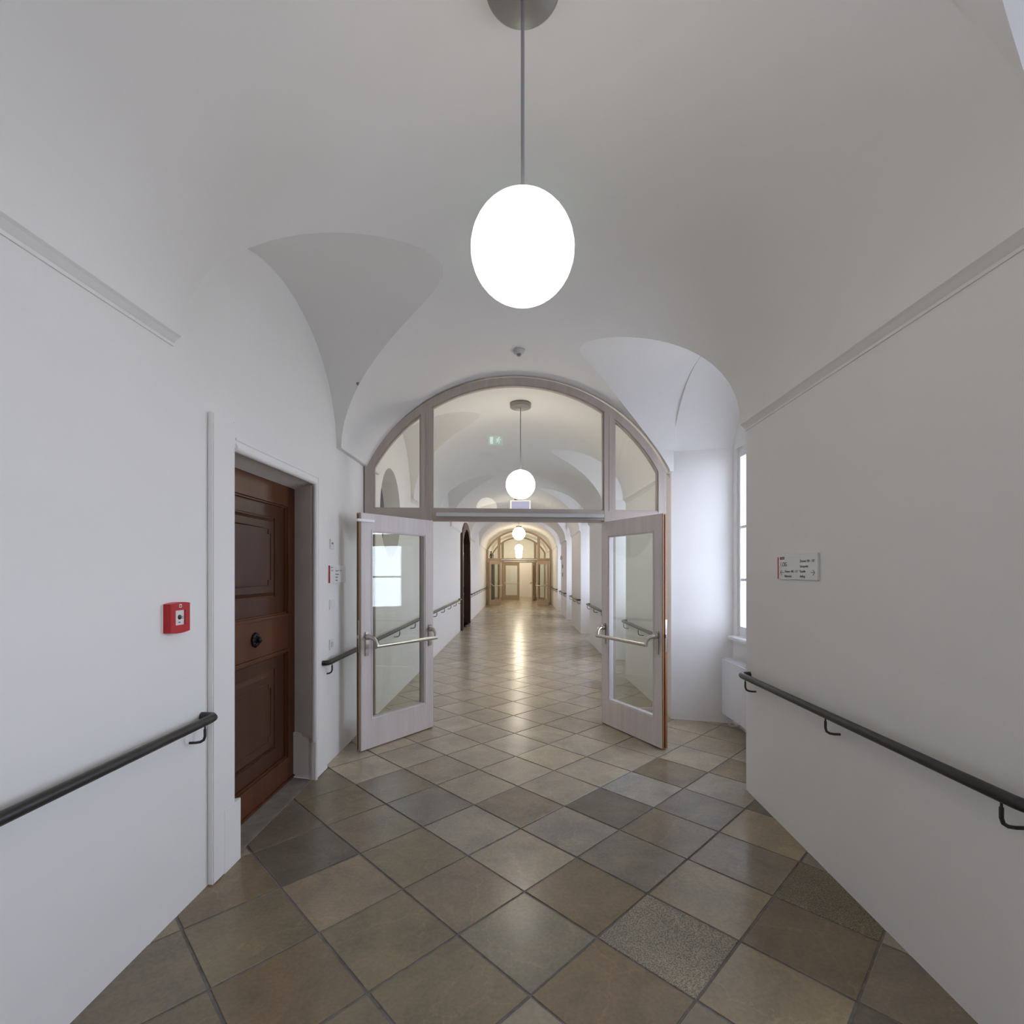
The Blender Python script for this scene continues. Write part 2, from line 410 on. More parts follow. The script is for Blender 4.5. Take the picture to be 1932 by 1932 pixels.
def row_at(y, hint):
    """hint: a y inside the segment, tells whether a right lunette is open here"""
    Ll = lunL(y); Lr = None; row = []
    for k in range(len(NICHE)):
        a0, a1 = lun_right_range(k)
        if a0 < hint < a1:
            s = (y - (a0 + a1) / 2) / ((a1 - a0) / 2); Lr = SPR + RB + .67 * sqrt(max(0, 1 - s * s))
    xl = -AL + OVH if Ll is None else groin(y, SPR + (Ll - SPR) * 1.075, -1)
    Lg = None if Lr is None else Lr + (Lr - SPR - RB) * .06
    xr = aR(y) - OVH if Lr is None else groin(y, Lg, 1)
    for i in range(NL):
        t = i / NL; x = -AL + (xl + AL) * t
        row.append((x, y, SPR if Ll is None else Ll + (SPR + (Ll - SPR) * 1.075 - Ll) * t))
    aa = math.acos(max(-1, min(1, -xl / (AL - OVH)))); ab = math.acos(max(-1, min(1, xr / (aR(y) - OVH))))
    for i in range(NM + 1):
        th = aa + (pi - ab - aa) * i / NM; c = cos(th); x = -c * ((AL if c > 0 else aR(y)) - OVH)
        row.append((x, y, vault(x, y)))
    for i in range(1, NL + 1):
        t = i / NL
        row.append((xr + (aR(y) - xr) * t, y, SPR if Lr is None else Lg + (Lr - Lg) * t))
    return row, xr
segs = []; cur = [ys[0]]
for q in ys[1:]:
    cur.append(q)
    if any(abs(q - h) < 1e-4 for h in HARD): segs.append(cur); cur = [q]
segs.append(cur); segs = [g for g in segs if len(g) > 1]
vs = []; fs = []; crease = set()
for g in segs:
    hint = (g[0] + g[-1]) / 2; rows = [row_at(q, hint)[0] for q in g]; nr = len(rows[0]); o = len(vs); vs += [p for r in rows for p in r]
    for i in range(len(rows) - 1):
        for j in range(nr - 1): fs.append((o + i * nr + j, o + i * nr + j + 1, o + (i + 1) * nr + j + 1, o + (i + 1) * nr + j))
        crease.add((o + i * nr + NL, o + (i + 1) * nr + NL)); crease.add((o + i * nr + NL + NM, o + (i + 1) * nr + NL + NM))
for q in HARD:          # small upright cheeks where a bay opening starts
    A = aR(q); pts = [(A, q, SPR - .001), (A, q, SPR + RB)]
    n_ = 14
    for i in range(n_ + 1):
        z = SPR + RB - RB * i / n_
        lo, hi = 0.0, A - OVH
        for _ in range(40):
            m_ = (lo + hi) / 2
            if vault(m_, q) > z: lo = m_
            else: hi = m_
        pts.append((lo, q, z))
    o = len(vs); vs += pts; fs.append(tuple(range(o, o + len(pts))))
me = bpy.data.meshes.new('ceiling'); me.from_pydata(vs, [], fs)
bm = bmesh.new(); bm.from_mesh(me)
for e in bm.edges:
    i, j = e.verts[0].index, e.verts[1].index
    if (i, j) in crease or (j, i) in crease: e.smooth = False
for f in bm.faces:
    f.normal_update(); f.smooth = len(f.verts) == 4
    if f.normal.z > 0: f.normal_flip()
bmesh.ops.dissolve_degenerate(bm, edges=bm.edges, dist=.00005)
bm.to_mesh(me); bm.free()
me.materials.append(M['plaster'])
ceil = bpy.data.objects.new('ceiling', me); COL.objects.link(ceil)
props(ceil, 'white plaster barrel vault with lunettes over the corridor', kind='structure')
rf = MB(); rf.box(-2.3, 2.9, BACK - .3, FRONT + .3, 3.96, 4.1)  # unseen slab added over the vault to stop sky light leaking in
mesh_obj('light_leak_slab', rf, M['plaster'], ceil)

# window bays: barrel ceilings of the embrasures
def bay_edge(k, X):
    y0, y1 = NICHE[k]; t = (X - 1.64) / (NICHE_BACK - 1.64); return y0 + .17 * t, y1 - .17 * t
bays = MB()
for k in range(len(NICHE)):
    X0 = aR(sum(NICHE[k]) / 2); n = 28; R0 = []; R1 = []; R2 = []
    ly0, ly1 = lun_right_range(k)
    for i in range(n + 1):
        s = -cos(pi * i / n); h = sqrt(max(0, 1 - s * s))
        a0, a1 = NICHE[k]; R1.append((aR((a0 + a1) / 2 + s * (a1 - a0) / 2) + .0005, (a0 + a1) / 2 + s * (a1 - a0) / 2, SPR + RB + .665 * h ** 1.7))
        R0.append((aR((ly0 + ly1) / 2 + s * (ly1 - ly0) / 2), (ly0 + ly1) / 2 + s * (ly1 - ly0) / 2, SPR + RB + .67 * h))
        b0, b1 = bay_edge(k, NICHE_BACK); R2.append((NICHE_BACK, (b0 + b1) / 2 + s * (b1 - b0) / 2, SPR + RB + .62 * h ** 1.7))
    bays.add(R0 + R1, [(i, i + 1, n + 2 + i, n + 1 + i) for i in range(n)])
    bays.add(R1 + R2, [(i, i + 1, n + 2 + i, n + 1 + i) for i in range(n)], True)
    # flat filler above where the lunette is shorter than the bay
    if ly1 < NICHE[k][1] - .01:
        bays.add([(X0, ly1, SPR - .02), (X0, NICHE[k][1] + .02, SPR - .02), (X0, NICHE[k][1] + .02, 3.3), (X0, ly1 + .0, SPR + RB)], [])
mesh_obj('bay_vaults', bays, M['plaster'], ceil)

# ------------------------------------------------------------ left wall
D1 = (2.743, 3.83, 2.28)         # first door opening y0,y1,height
D2 = (13.62, 15.75, 2.92)
OC = (5.72, 6.69, 1.78, 2.88)    # oculus
XO = -2.05
wl = MB(); TOP = 3.95
wl.prism([(XO, BACK), (-AL, BACK), (-AL, D1[0]), (-AL - .17, D1[0] - .095), (XO, D1[0] - .095)], -.002, TOP)
wl.prism([(XO, D1[1] + .095), (-AL - .17, D1[1] + .095), (-AL, D1[1]), (-AL, 5.45), (XO, 5.45)], -.002, TOP)
wl.add([(-AL, D1[0], 2.28), (-AL, D1[1], 2.28), (-AL - .17, D1[1] + .1, 2.245), (-AL - .17, D1[0] - .1, 2.245),
        (-AL, D1[0], TOP), (-AL, D1[1], TOP), (XO, D1[1], TOP), (XO, D1[0], TOP), (XO, D1[1] + .1, 2.245), (XO, D1[0] - .1, 2.245)],
       [(0, 1, 2, 3), (0, 4, 5, 1), (4, 7, 6, 5), (3, 2, 8, 9)])
wl.box(XO, -AL, 7.0, D2[0], -.002, TOP); wl.box(XO, -AL, D2[1], FRONT, -.002, TOP); wl.box(XO, -AL, D2[0], D2[1], D2[2] - .12, TOP)
# wall field with the oval opening
ocy, ocz, ory, orz = (OC[0] + OC[1]) / 2, (OC[2] + OC[3]) / 2, (OC[1] - OC[0]) / 2, (OC[3] - OC[2]) / 2
n = 64; E = []; B = []
for i in range(n):
    a = 2 * pi * i / n + pi / 4; c, s = cos(a), sin(a); E.append((-AL, ocy + ory * c, ocz + orz * s))
    m_ = max(abs(c), abs(s)); by, bz = c / m_, s / m_
    B.append((-AL, (5.45 + 7.0) / 2 + by * .775, (TOP / 2 if False else 0) + (TOP - .002) / 2 + bz * (TOP + .002) / 2))
wl.add(E + B, [(i, (i + 1) % n, n + (i + 1) % n, n + i) for i in range(n)])
E2 = [(-AL - .20, ocy + ory * .9 * cos(2 * pi * i / n + pi / 4), ocz + orz * .9 * sin(2 * pi * i / n + pi / 4)) for i in range(n)]
wl.add(E + E2, [(i, (i + 1) % n, n + (i + 1) % n, n + i) for i in range(n)])
wl.box(XO - .02, -AL - .26, 5.45, 7.0, -.002, TOP)
wall_l = mesh_obj('wall_left', wl, M['plaster']); props(wall_l, 'white plastered corridor wall with the wooden door', kind='structure')
b = MB(); b.add(E2, [tuple(range(n))])
ocw = mesh_obj('window_9', b, M['dark_glass']); props(ocw, 'oval window set in the left wall beyond the first glazed partition', 'window', kind='structure')
b = MB(); b.box(-AL - .2, -AL - .17, ocy - .015, ocy + .015, OC[2] + .06, OC[3] - .06); b.box(-AL - .2, -AL - .17, OC[0] + .06, OC[1] - .06, ocz - .015, ocz + .015)
mesh_obj('glazing_bar', b, M['black_wood'], ocw)

# raised plaster surround, rounded moulding and stone plinths of door 1
tr = MB()
tr.box(-AL - .001, -AL + .032, 2.545, D1[0], 0, 2.42, .006); tr.box(-AL - .001, -AL + .032, D1[1], 4.07, 0, 2.42, .006); tr.box(-AL - .001, -AL + .0318, D1[0] - .01, D1[1] + .01, D1[2], 2.4195)
props(mesh_obj('trim_1', tr, M['plaster']), 'slightly raised plaster surround around the old wooden door', kind='structure')
mo = MB(); pth = [(-AL + .022, D1[0] + .002, D1[2] + .004), (-AL + .026, D1[1] - .004, D1[2] + .004), (-AL + .026, D1[1] - .004, .3)]
mo.tube(pth, .024, 12)
mo.tube([(-AL + .03, D1[0] + .002, D1[2] + .05), (-AL + .03, D1[1] + .045, D1[2] + .05), (-AL + .03, D1[1] + .045, .3)], .009, 8)
mesh_obj('molding', mo, M['plaster'], bpy.data.objects['trim_1'])
st = MB(); st.prism([(-AL - .17, D1[1] + .078), (-AL + .002, D1[1] - .018), (-AL + .002, D1[1] + .03), (-AL - .15, D1[1] + .12)], .33, 2.26)
mesh_obj('jamb_lining', st, M['stone'], bpy.data.objects['trim_1'])
st = MB(); st.prism([(-AL - .17, D1[1] + .055), (-AL + .030, D1[1] + .0), (-AL + .038, D1[1] + .010), (-AL + .038, D1[1] + .02), (-AL - .15, D1[1] + .1)], 0, .35)
mesh_obj('jamb_plinth', st, M['stone'], bpy.data.objects['trim_1'])
st = MB(); st.prism([(-AL - .17, D1[0] - .06), (-AL + .028, D1[0] + .058), (-AL + .0335, D1[0] + .050), (-AL + .0335, D1[0] - .10), (-AL - .15, D1[0] - .1)], 0, .335)
mesh_obj('jamb_plinth', st, M['plaster'], bpy.data.objects['trim_1'])

# ------------------------------------------------------------ right wall piers, outer wall with windows
XB = 2.62
bounds = []
prev = (BACK, None)
for k in range(len(NICHE) + 1):
    y0, y1 = (NICHE[k - 1][1] if k > 0 else BACK), (NICHE[k][0] if k < len(NICHE) else FRONT)
    a0 = y0 - .17 if k > 0 else y0; a1 = y1 + .17 if k < len(NICHE) else y1
    wr = MB(); wr.prism([(aR(y0 + 1e-3 if k == 3 else y0), y0), (aR(y1 - 1e-6), y1), (NICHE_BACK + .01, a1), (NICHE_BACK + .01, a0)], -.002, TOP)
    props(mesh_obj('wall_right', wr, M['plaster']), kind='structure')
wo = MB(); HW = .635; WZ0, WZ1 = .94, 2.88
edges = [BACK]
for k, (y0, y1) in enumerate(NICHE):
    c = (y0 + y1) / 2; edges += [c - HW, c + HW]
edges.append(FRONT)
for i in range(0, len(edges), 2): wo.box(NICHE_BACK, XB, edges[i], edges[i + 1], -.002, TOP)
for i in range(1, len(edges) - 1, 2):
    wo.box(NICHE_BACK, XB, edges[i], edges[i + 1], -.002, WZ0); wo.box(NICHE_BACK, XB, edges[i], edges[i + 1], WZ1, TOP)
props(mesh_obj('wall_outer', wo, M['plaster']), kind='structure')
b = MB(); b.box(XO, XB, BACK - .3, BACK, -.1, TOP)
props(mesh_obj('wall_back', b, M['plaster']), 'plain white wall closing the corridor behind the camera', kind='structure')
b = MB(); b.box(XO, XB, FRONT, FRONT + .3, -.1, TOP)
props(mesh_obj('wall_end', b, M['plaster']), 'plain warm white wall closing the far end of the corridor', kind='structure')

def add_window(k):
    y0, y1 = NICHE[k]; c = (y0 + y1) / 2; near_ = (k == 2)
    root = thing('window_%d' % (k + 1), (NICHE_BACK + .06, c, WZ0),
                 'white casement window above the radiator in the first bay past the right wall' if near_ else 'white casement window in the window bay ' + ('second to last behind the camera', 'beside the camera', '', 'just past the nearest partition', 'second past the nearest partition', 'third past the nearest partition', 'nearest the middle partition')[k], 'window', kind='structure')
    x = NICHE_BACK
    f = MB(); f.ring(rect(c - HW, c + HW, WZ0, WZ1), rect(c - HW + .03, c + HW - .03, WZ0 + .05, WZ1 - .05), x + .03, x + .11, 'x')
    part('window_frame', f, M['window'], root)
    s = MB(); s.box(x - .07, x + .10, c - HW - .05, c + HW + .05, WZ0 - .045, WZ0 - .005, .008); part('window_sill', s, M['window'], root)
    for d in (-1, 1):
        a0, a1 = (c - HW + .03, c - .004) if d < 0 else (c + .004, c + HW - .03)
        h = MB(); h.ring(rect(a0, a1, WZ0 + .05, WZ1 - .05), rect(a0 + .032, a1 - .032, WZ0 + .10, WZ1 - .10), x + .015, x + .07, 'x')
        for zz in (1.52, 2.06): h.box(x + .025, x + .06, a0 + .03, a1 - .03, zz - .014, zz + .014)
        sash = part('sash', h, M['window'], root)
        zs = [WZ0 + .10, 1.506, 1.534, 2.046, 2.074, WZ1 - .10]
        for q in range(0, 6, 2):
            p = MB(); p.add([(x + .04, a0 + .032, zs[q]), (x + .04, a1 - .032, zs[q]), (x + .04, a1 - .032, zs[q + 1]), (x + .04, a0 + .032, zs[q + 1])], [(0, 1, 2, 3)])
            mesh_obj('pane', p, M['glass'], sash, tuple(root.location))
    hd = MB(); hd.box(x - .005, x + .02, c + .02, c + .035, 1.75, 1.88, .003); part('window_handle', hd, M['steel'], root)
    L = bpy.data.lights.new('window_portal', 'AREA'); L.shape = 'RECTANGLE'; L.size = WZ1 - WZ0; L.size_y = 2 * HW
    L.cycles.is_portal = True
    lo = bpy.data.objects.new('window_portal', L); COL.objects.link(lo); lo.location = (x + .2, c, (WZ0 + WZ1) / 2)
    lo.rotation_euler = (0, pi / 2, 0)
for k in range(len(NICHE)): add_window(k)

g = MB(); g.box(-60, 80, -60, 90, -6.2, -6.0)
props(mesh_obj('ground', g, M['paving']), 'pale paving of the courtyard outside the windows', kind='structure')

# cornice ledges at the springing of the vault
def ledge(x, side, y0, y1, name):
    b = MB(); s = -side; z = SPR - .005
    x0, x1 = (x(y0), x(y1)) if callable(x) else (x, x)
    prof = [(-.01, -.040), (.007, -.040), (.007, -.026), (.012, -.022), (OVH - .012, -.004), (OVH, .004), (OVH, .010), (-.01, .010)]
    v = [(x0 + s * a, y0, z + c) for a, c in prof] + [(x1 + s * a, y1, z + c) for a, c in prof]; n_ = len(prof)
    b.add(v, [tuple(range(n_)), tuple(range(n_, 2 * n_))] + [(i, (i + 1) % n_, n_ + (i + 1) % n_, n_ + i) for i in range(n_)])
    return b
lb = ledge(-AL, -1, .5, 2.29, ''); 
for a, c in ((7.35, 9.6), (11.5, 13.55), (15.85, 18.0), (20.0, 24.2)): 
    q = ledge(-AL, -1, a, c, ''); lb.add(q.v, q.f)
props(mesh_obj('trim_3', lb, M['plaster']), 'narrow plaster cornice where the vault springs from the left wall', kind='structure')
rb = MB()
for k in range(len(NICHE) - 1):
    q = ledge(aR, 1, NICHE[k][1] + (.001 if k != 2 else .06), NICHE[k + 1][0] - .001, ''); rb.add(q.v, q.f)
q = ledge(aR, 1, NICHE[-1][1], 24.2, ''); rb.add(q.v, q.f)
props(mesh_obj('trim_4', rb, M['plaster']), 'narrow plaster cornice where the vault springs from the right piers', kind='structure')

# ------------------------------------------------------------ glazed partitions
def partition(y, rot, label, oak, sc=1.0, closed_left=False):
    hw = 1.585 * sc; Rr = 1.78 * sc; spz = 2.66; cz = spz + .98 * sc - Rr
    root = thing('glazed_partition', (0, y, 0), label, 'partition', 'arched glazed partitions across the corridor', rot=rot)
    def arc(R, half, n=40):
        a = math.asin(min(1, half / R)); return [(R * sin(-a + 2 * a * i / n), cz + R * cos(-a + 2 * a * i / n)) for i in range(n + 1)]
    wj, wa = .085, .075; d0, d1 = -.04, .04
    out = [(-hw, 0)] + arc(Rr, hw) + [(hw, 0)]
    inn = [(-hw + wj, 0)] + arc(Rr - wa, hw - wj) + [(hw - wj, 0)]
    fr = MB(); n_ = len(out)
    v = [(a, d0, c) for a, c in out] + [(a, d0, c) for a, c in inn] + [(a, d1, c) for a, c in out] + [(a, d1, c) for a, c in inn]; f = []
    for i in range(n_ - 1):
        j = i + 1
        f += [(i, j, n_ + j, n_ + i), (2 * n_ + i, 3 * n_ + i, 3 * n_ + j, 2 * n_ + j), (i, 2 * n_ + i, 2 * n_ + j, j), (n_ + i, n_ + j, 3 * n_ + j, 3 * n_ + i)]
    f += [(0, n_, 3 * n_, 2 * n_), (n_ - 1, 3 * n_ - 1, 4 * n_ - 1, 2 * n_ - 1)]
    fr.add(v, f); mesh_obj('arch_frame', fr, oak, root)
    mx0 = .905 * sc; mw = .115
    zt0, zt1 = 2.145, 2.25
    for s in (-1, 1):
        xm = s * (mx0 + mw / 2); ztop = cz + sqrt((Rr - wa) ** 2 - xm * xm) + .03
        m_ = MB(); a, c = sorted((s * mx0, s * (mx0 + mw)))
        m_.box(a, c, d0 - .002, d1 + .002, 0, ztop, .003); m_.box((a + c) / 2 - .003, (a + c) / 2 + .003, d0 - .006, d0, 2.25, ztop - .04)
        mesh_obj('mullion', m_, oak, root)
    t = MB(); t.box(-hw + wj, hw - wj, d0 + .001, d1 - .001, zt0, zt1, .003); t.box(-mx0, mx0, d0 + .02, d1 - .005, zt0 - .018, zt0)
    mesh_obj('transom', t, M['oak_h'] if oak is M['oak'] else oak, root)
    br = MB()
    for s in (-1, 1):
        a, c = sorted((s * (mx0 + mw), s * (hw - wj))); br.box(a, c, d0 + .005, d1 - .005, 0, .12, .003)
    mesh_obj('bottom_rail', br, M['oak_h'] if oak is M['oak'] else oak, root)
    # beads and panes
    def field(outline, nm='glass_pane'):
        cxx = sum(p[0] for p in outline) / len(outline); czz = sum(p[1] for p in outline) / len(outline)
        def inset(d):
            n2 = len(outline); o = []
            for i in range(n2):
                p0, p1, p2 = outline[i - 1], outline[i], outline[(i + 1) % n2]
                e1 = Vector((p1[0] - p0[0], p1[1] - p0[1])).normalized(); e2 = Vector((p2[0] - p1[0], p2[1] - p1[1])).normalized()
                n1 = Vector((-e1.y, e1.x)); n2_ = Vector((-e2.y, e2.x))
                m2 = (n1 + n2_); m2 = m2 / max(.3, (1 + n1.dot(n2_)))
                o.append((p1[0] + m2.x * d * sg, p1[1] + m2.y * d * sg))
            return o
        ar_ = sum(outline[i][0] * outline[(i + 1) % len(outline)][1] - outline[(i + 1) % len(outline)][0] * outline[i][1] for i in range(len(outline)))
        sg = 1 if ar_ > 0 else -1
        bd = MB(); bd.ring(outline, inset(.014), -.022, .022); mesh_obj('glazing_bead', bd, oak, root)
        pn = MB(); pn.prism(inset(.010), -.004, .004, 'y'); mesh_obj(nm, pn, M['glass'], root)
    Ri = Rr - wa
    def top(xa, xb, n=16): return [(xa + (xb - xa) * i / n, cz + sqrt(Ri ** 2 - (xa + (xb - xa) * i / n) ** 2)) for i in range(n + 1)]
    field([(mx0, zt1), *top(mx0, -mx0, 30), (-mx0, zt1)])
    for s in (-1, 1):
        xa, xb = s * (mx0 + mw), s * (hw - wj)
        o_ = [(xb, zt1)] + top(xb, xa, 14) + [(xa, zt1)]
        field(o_); field([(xa, .12), (xb, .12), (xb, zt0), (xa, zt0)])
    # door closer slide rail on the transom
    cl = MB(); cl.box(-.86, .90, d0 - .035, d0, 2.172, 2.212, .004); mesh_obj('closer_rail', cl, M['alu'], root)
    return root, mx0

def door_leaf(px, py, ang, side, label, oak, edge=True, arm=False, group=None):
    """hinge at (px,py); ang = direction of the leaf in plan (radians from +x); face toward the corridor axis carries the bar"""
    root = thing('glazed_door', (px, py, 0), label, 'door', group, rot=ang)
    L, H, T = (.883 if arm else .905), 2.125, .030   # half thickness
    st_, tr_, br_ = .112, .15, .255; z0 = .012
    f = MB(); f.ring(rect(.004, L, z0, H), rect(st_, L - st_, z0 + br_, H - tr_), -T, T)
    f.ring(rect(.004, L, z0, H), rect(.010, L - .006, z0 + .006, H - .006), -T - .0015, -T); 
    mesh_obj('door_frame', f, oak, root)
    b = MB(); b.ring(rect(st_, L - st_, z0 + br_, H - tr_), rect(st_ + .014, L - st_ - .014, z0 + br_ + .014, H - tr_ - .014), -.026, .026)
    b.ring(rect(st_ - .006, L - st_ + .006, z0 + br_ - .006, H - tr_ + .006), rect(st_ + .004, L - st_ - .004, z0 + br_ + .004, H - tr_ - .004), -T - .004, T + .004)
    mesh_obj('glazing_bead', b, oak, root)
    p = MB(); p.box(st_ + .01, L - st_ - .01, -.011, -.006, z0 + br_ + .01, H - tr_ - .01); p.box(st_ + .01, L - st_ - .01, .006, .011, z0 + br_ + .01, H - tr_ - .01)
    mesh_obj('glass_pane', p, M['glass'], root)
    if edge:
        e = MB(); e.box(L, L + .008, -T * .9, T * .9, z0, H); eo = mesh_obj('edge_strip', e, M['oak_far'] if arm else M['edge'], root); eo['label'] = 'brown wooden edge of the leaf'
        e = MB(); e.box(L + .008, L + .013, -T * .35, -T * .05, z0 + .01, H - .01); mesh_obj('edge_seal', e, M['seal'], root)
        e = MB(); e.box(L + .008, L + .012, -T * .3, T * .6, .88, 1.17); e.box(L + .012, L + .022, -.004, .012, 1.01, 1.04); mesh_obj('lock_plate', e, M['steel'], root)
    s = side       # side of the face with the bar: +1 / -1 in local y
    hb = 1.02
    for xs, nm in ((st_ / 2, 'handle_plate'), (L - st_ / 2, 'handle_plate')):
        b = MB(); y0, y1 = sorted((s * T, s * (T + .012))); b.box(xs - .021, xs + .021, y0, y1, hb - .17, hb + .045, .003)
        b.lathe([(.001, s * T), (.026, s * T), (.026, s * (T + .035)), (.018, s * (T + .045)), (.001, s * (T + .045))], (xs, 0, hb), 20, 'y')
        if xs > .5: b.box(xs - .004, xs + .004, s * (T + .0125) - .001, s * (T + .0125) + .001, hb - .115, hb - .085)
        mesh_obj(nm, b, M['steel'], root)
    bar = MB(); yb = s * (T + .115)
    xa, xb = st_ / 2, L - st_ / 2
    for x0, dr in ((xa, 1), (xb, -1)):
        bar.tube([(x0, s * (T + .03), hb), (x0 + dr * .004, s * (T + .055), hb), (x0 + dr * .012, s * (T + .085), hb - .012), (x0 + dr * .022, s * (T + .105), hb - .035), (x0 + dr * .03, yb, hb - .075)], [.019, .020, .018, .016, .017], 12)
    bar.tube([(xa + .015, yb, hb - .078), (xb - .015, yb, hb - .078)], .0175, 14)
    mesh_obj('panic_bar', bar, M['steel'], root)
    if arm:
        a = MB(); a.box(L - .13, L + .05, s * T - .001 if s > 0 else s * T - .022, s * T + .022 if s > 0 else s * T + .001, 2.045, 2.068, .003)  # white colour stands in for the overexposed reflection on this metal arm
        ao = mesh_obj('closer_arm', a, M['white_metal'], root); ao['label'] = 'small metal closer arm, coloured white for its bright glint'
    return root

p1, mx0 = partition(PY, PROT, 'nearest glazed partition, whitewashed oak arch with both door leaves open toward the camera', M['oak'])
c_, s_ = cos(PROT), sin(PROT)
hl = (-mx0 * c_ + .0, PY - mx0 * s_ - .045); hr = (mx0 * c_, PY + mx0 * s_ - .045)
LA = math.atan2(-.735, -.53); RA = math.atan2(-.83, .42)
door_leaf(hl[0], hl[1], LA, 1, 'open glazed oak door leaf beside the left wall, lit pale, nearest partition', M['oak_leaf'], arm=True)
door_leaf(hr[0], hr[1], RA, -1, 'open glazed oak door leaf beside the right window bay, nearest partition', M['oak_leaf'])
p2, _ = partition(24.3, 0, 'middle glazed partition, warm-tinted oak arch with open leaves far down the corridor', M['oak_far'])
door_leaf(-mx0, 24.25, math.radians(237), 1, 'left open glass leaf of the middle partition, far down the corridor', M['oak_far'], edge=False)
door_leaf(mx0, 24.25, math.radians(303), -1, 'right open glass leaf of the middle partition, far down the corridor', M['oak_far'], edge=False)
p3, _ = partition(28.5, 0, 'farthest glazed partition, smaller warm-tinted oak arch with its left leaf shut', M['oak_far'], .965)
door_leaf(-.873, 28.48, 0.0, -1, 'shut glass leaf of the farthest partition at the end of the corridor', M['oak_far'], edge=False)
door_leaf(.873, 28.45, math.radians(262), -1, 'leaf of the farthest partition standing open, seen edge on', M['oak_far'], edge=False)

# ------------------------------------------------------------ old wooden door
DX = -AL - .165
d = thing('door_1', (DX, 3.3, 0), 'dark varnished wooden door with two panels and black iron knob in the left wall', 'door', kind='structure')
y0, y1, zt = 2.62, 3.935, 2.25
b = MB(); b.box(DX - .05, DX - .022, y0, y1, .01, zt)
b.box(DX - .03, DX, 3.795, y1, .01, zt, .003); b.box(DX - .03, DX, y0, 2.80, .01, zt, .003)
b.box(DX - .03, DX - .0005, 2.79, 3.80, .01, .18, .003); b.box(DX - .03, DX - .0005, 2.79, 3.80, 1.02, 1.27, .003); b.box(DX - .03, DX - .0005, 2.79, 3.80, 2.11, zt, .003)
part('door_leaf', b, M['old_wood'], d)
def panel(za, zb, ia, ib):
    m_ = MB()
    for k_, (dd, w) in enumerate(((0, .012), (.016, .009))):
        m_.ring(rect(2.80 + dd, 3.795 - dd, za + dd, zb - dd), rect(2.80 + dd + w * 1.5, 3.795 - dd - w * 1.5, za + dd + w * 1.5, zb - dd - w * 1.5), DX - .022, DX + .010 - k_ * .014, 'x')
    part('molding', m_, M['old_wood'], d)
    p_ = MB()
    p_.ring(rect(2.84, 3.755, za + .04, zb - .04), rect(2.965, 3.62, ia, ib), DX - .024, DX - .016, 'x')
    # raised field with bevelled border
    o_ = rect(2.975, 3.61, ia + .01, ib - .01); i_ = rect(3.00, 3.585, ia + .035, ib - .035)
    v = [(DX - .020, a, c) for a, c in o_] + [(DX - .004, a, c) for a, c in i_]
    p_.add(v, [(i, (i + 1) % 4, 4 + (i + 1) % 4, 4 + i) for i in range(4)] + [(4, 5, 6, 7)])
    part('panel', p_, M['old_panel'], d)
    l_ = MB(); k = .05; c = .035
    ya, yb, zc, zd = 3.0 + k, 3.585 - k, ia + .035 + k, ib - .035 - k
    pts = [(ya + c, zc), (yb - c, zc), (yb - c, zc + c), (yb, zc + c), (yb, zd - c), (yb - c, zd - c), (yb - c, zd), (ya + c, zd), (ya + c, zd - c), (ya, zd - c), (ya, zc + c), (ya + c, zc + c), (ya + c, zc)]
    l_.tube([(DX - .003, a, q) for a, q in pts], .0045, 6); part('panel_bead', l_, M['old_panel'], d)
panel(1.27, 2.11, 1.42, 1.99); panel(.18, 1.02, .32, .90)
b = MB(); b.box(DX, DX + .014, 2.70, 3.90, .012, .028, .002); part('kick_strip', b, M['old_wood'], d)
kb = MB(); KC = (DX, 3.32, 1.147)
for i in range(8):
    a = 2 * pi * i / 8
    kb.lathe([(.001, .0), (.022, .002), (.018, .012), (.001, .016)], (KC[0] + .001, KC[1] + cos(a) * .030, KC[2] + sin(a) * .030), 10, 'x')
kb.lathe([(.001, 0), (.034, 0), (.030, .012), (.014, .016), (.012, .022), (.020, .026), (.022, .034), (.016, .042), (.001, .045)], KC, 20, 'x')
part('knob', kb, M['iron'], d)

# second, pointed wooden doorway further down
d2 = thing('door_2', (-AL, 14.7, 0), 'tall very dark wooden doorway with an arched head on the left wall beyond the partition', 'door', kind='structure')
def arch_pts(ya, yb, sh, ap, n=12): return [(ya, 0)] + [(ya + (yb - ya) * i / n, sh + (ap - sh) * (1 - (2 * i / n - 1) ** 2)) for i in range(n + 1)] + [(yb, 0)]
o_, i_ = arch_pts(13.57, 15.82, 2.66, 3.04), arch_pts(13.77, 15.62, 2.48, 2.84)
b = MB(); b.ring(o_, i_, -AL - .3, -AL + .065, 'x'); part('door_casing', b, M['black_wood'], d2)
b = MB(); b.prism(i_, -AL - .19, -AL - .14, 'x'); b.box(-AL - .15, -AL - .11, 14.66, 14.73, .01, 2.8); part('door_leaf', b, M['black_wood'], d2)
for ya, yb in ((13.87, 14.58), (14.81, 15.52)):
    for za, zb in ((.2, .95), (1.15, 2.2)):
        b = MB(); b.ring(rect(ya, yb, za, zb), rect(ya + .05, yb - .05, za + .05, zb - .05), -AL - .14, -AL - .115, 'x'); b.box(-AL - .14, -AL - .125, ya + .1, yb - .1, za + .1, zb - .1, .004)
        part('panel', b, M['old_panel'], d2)

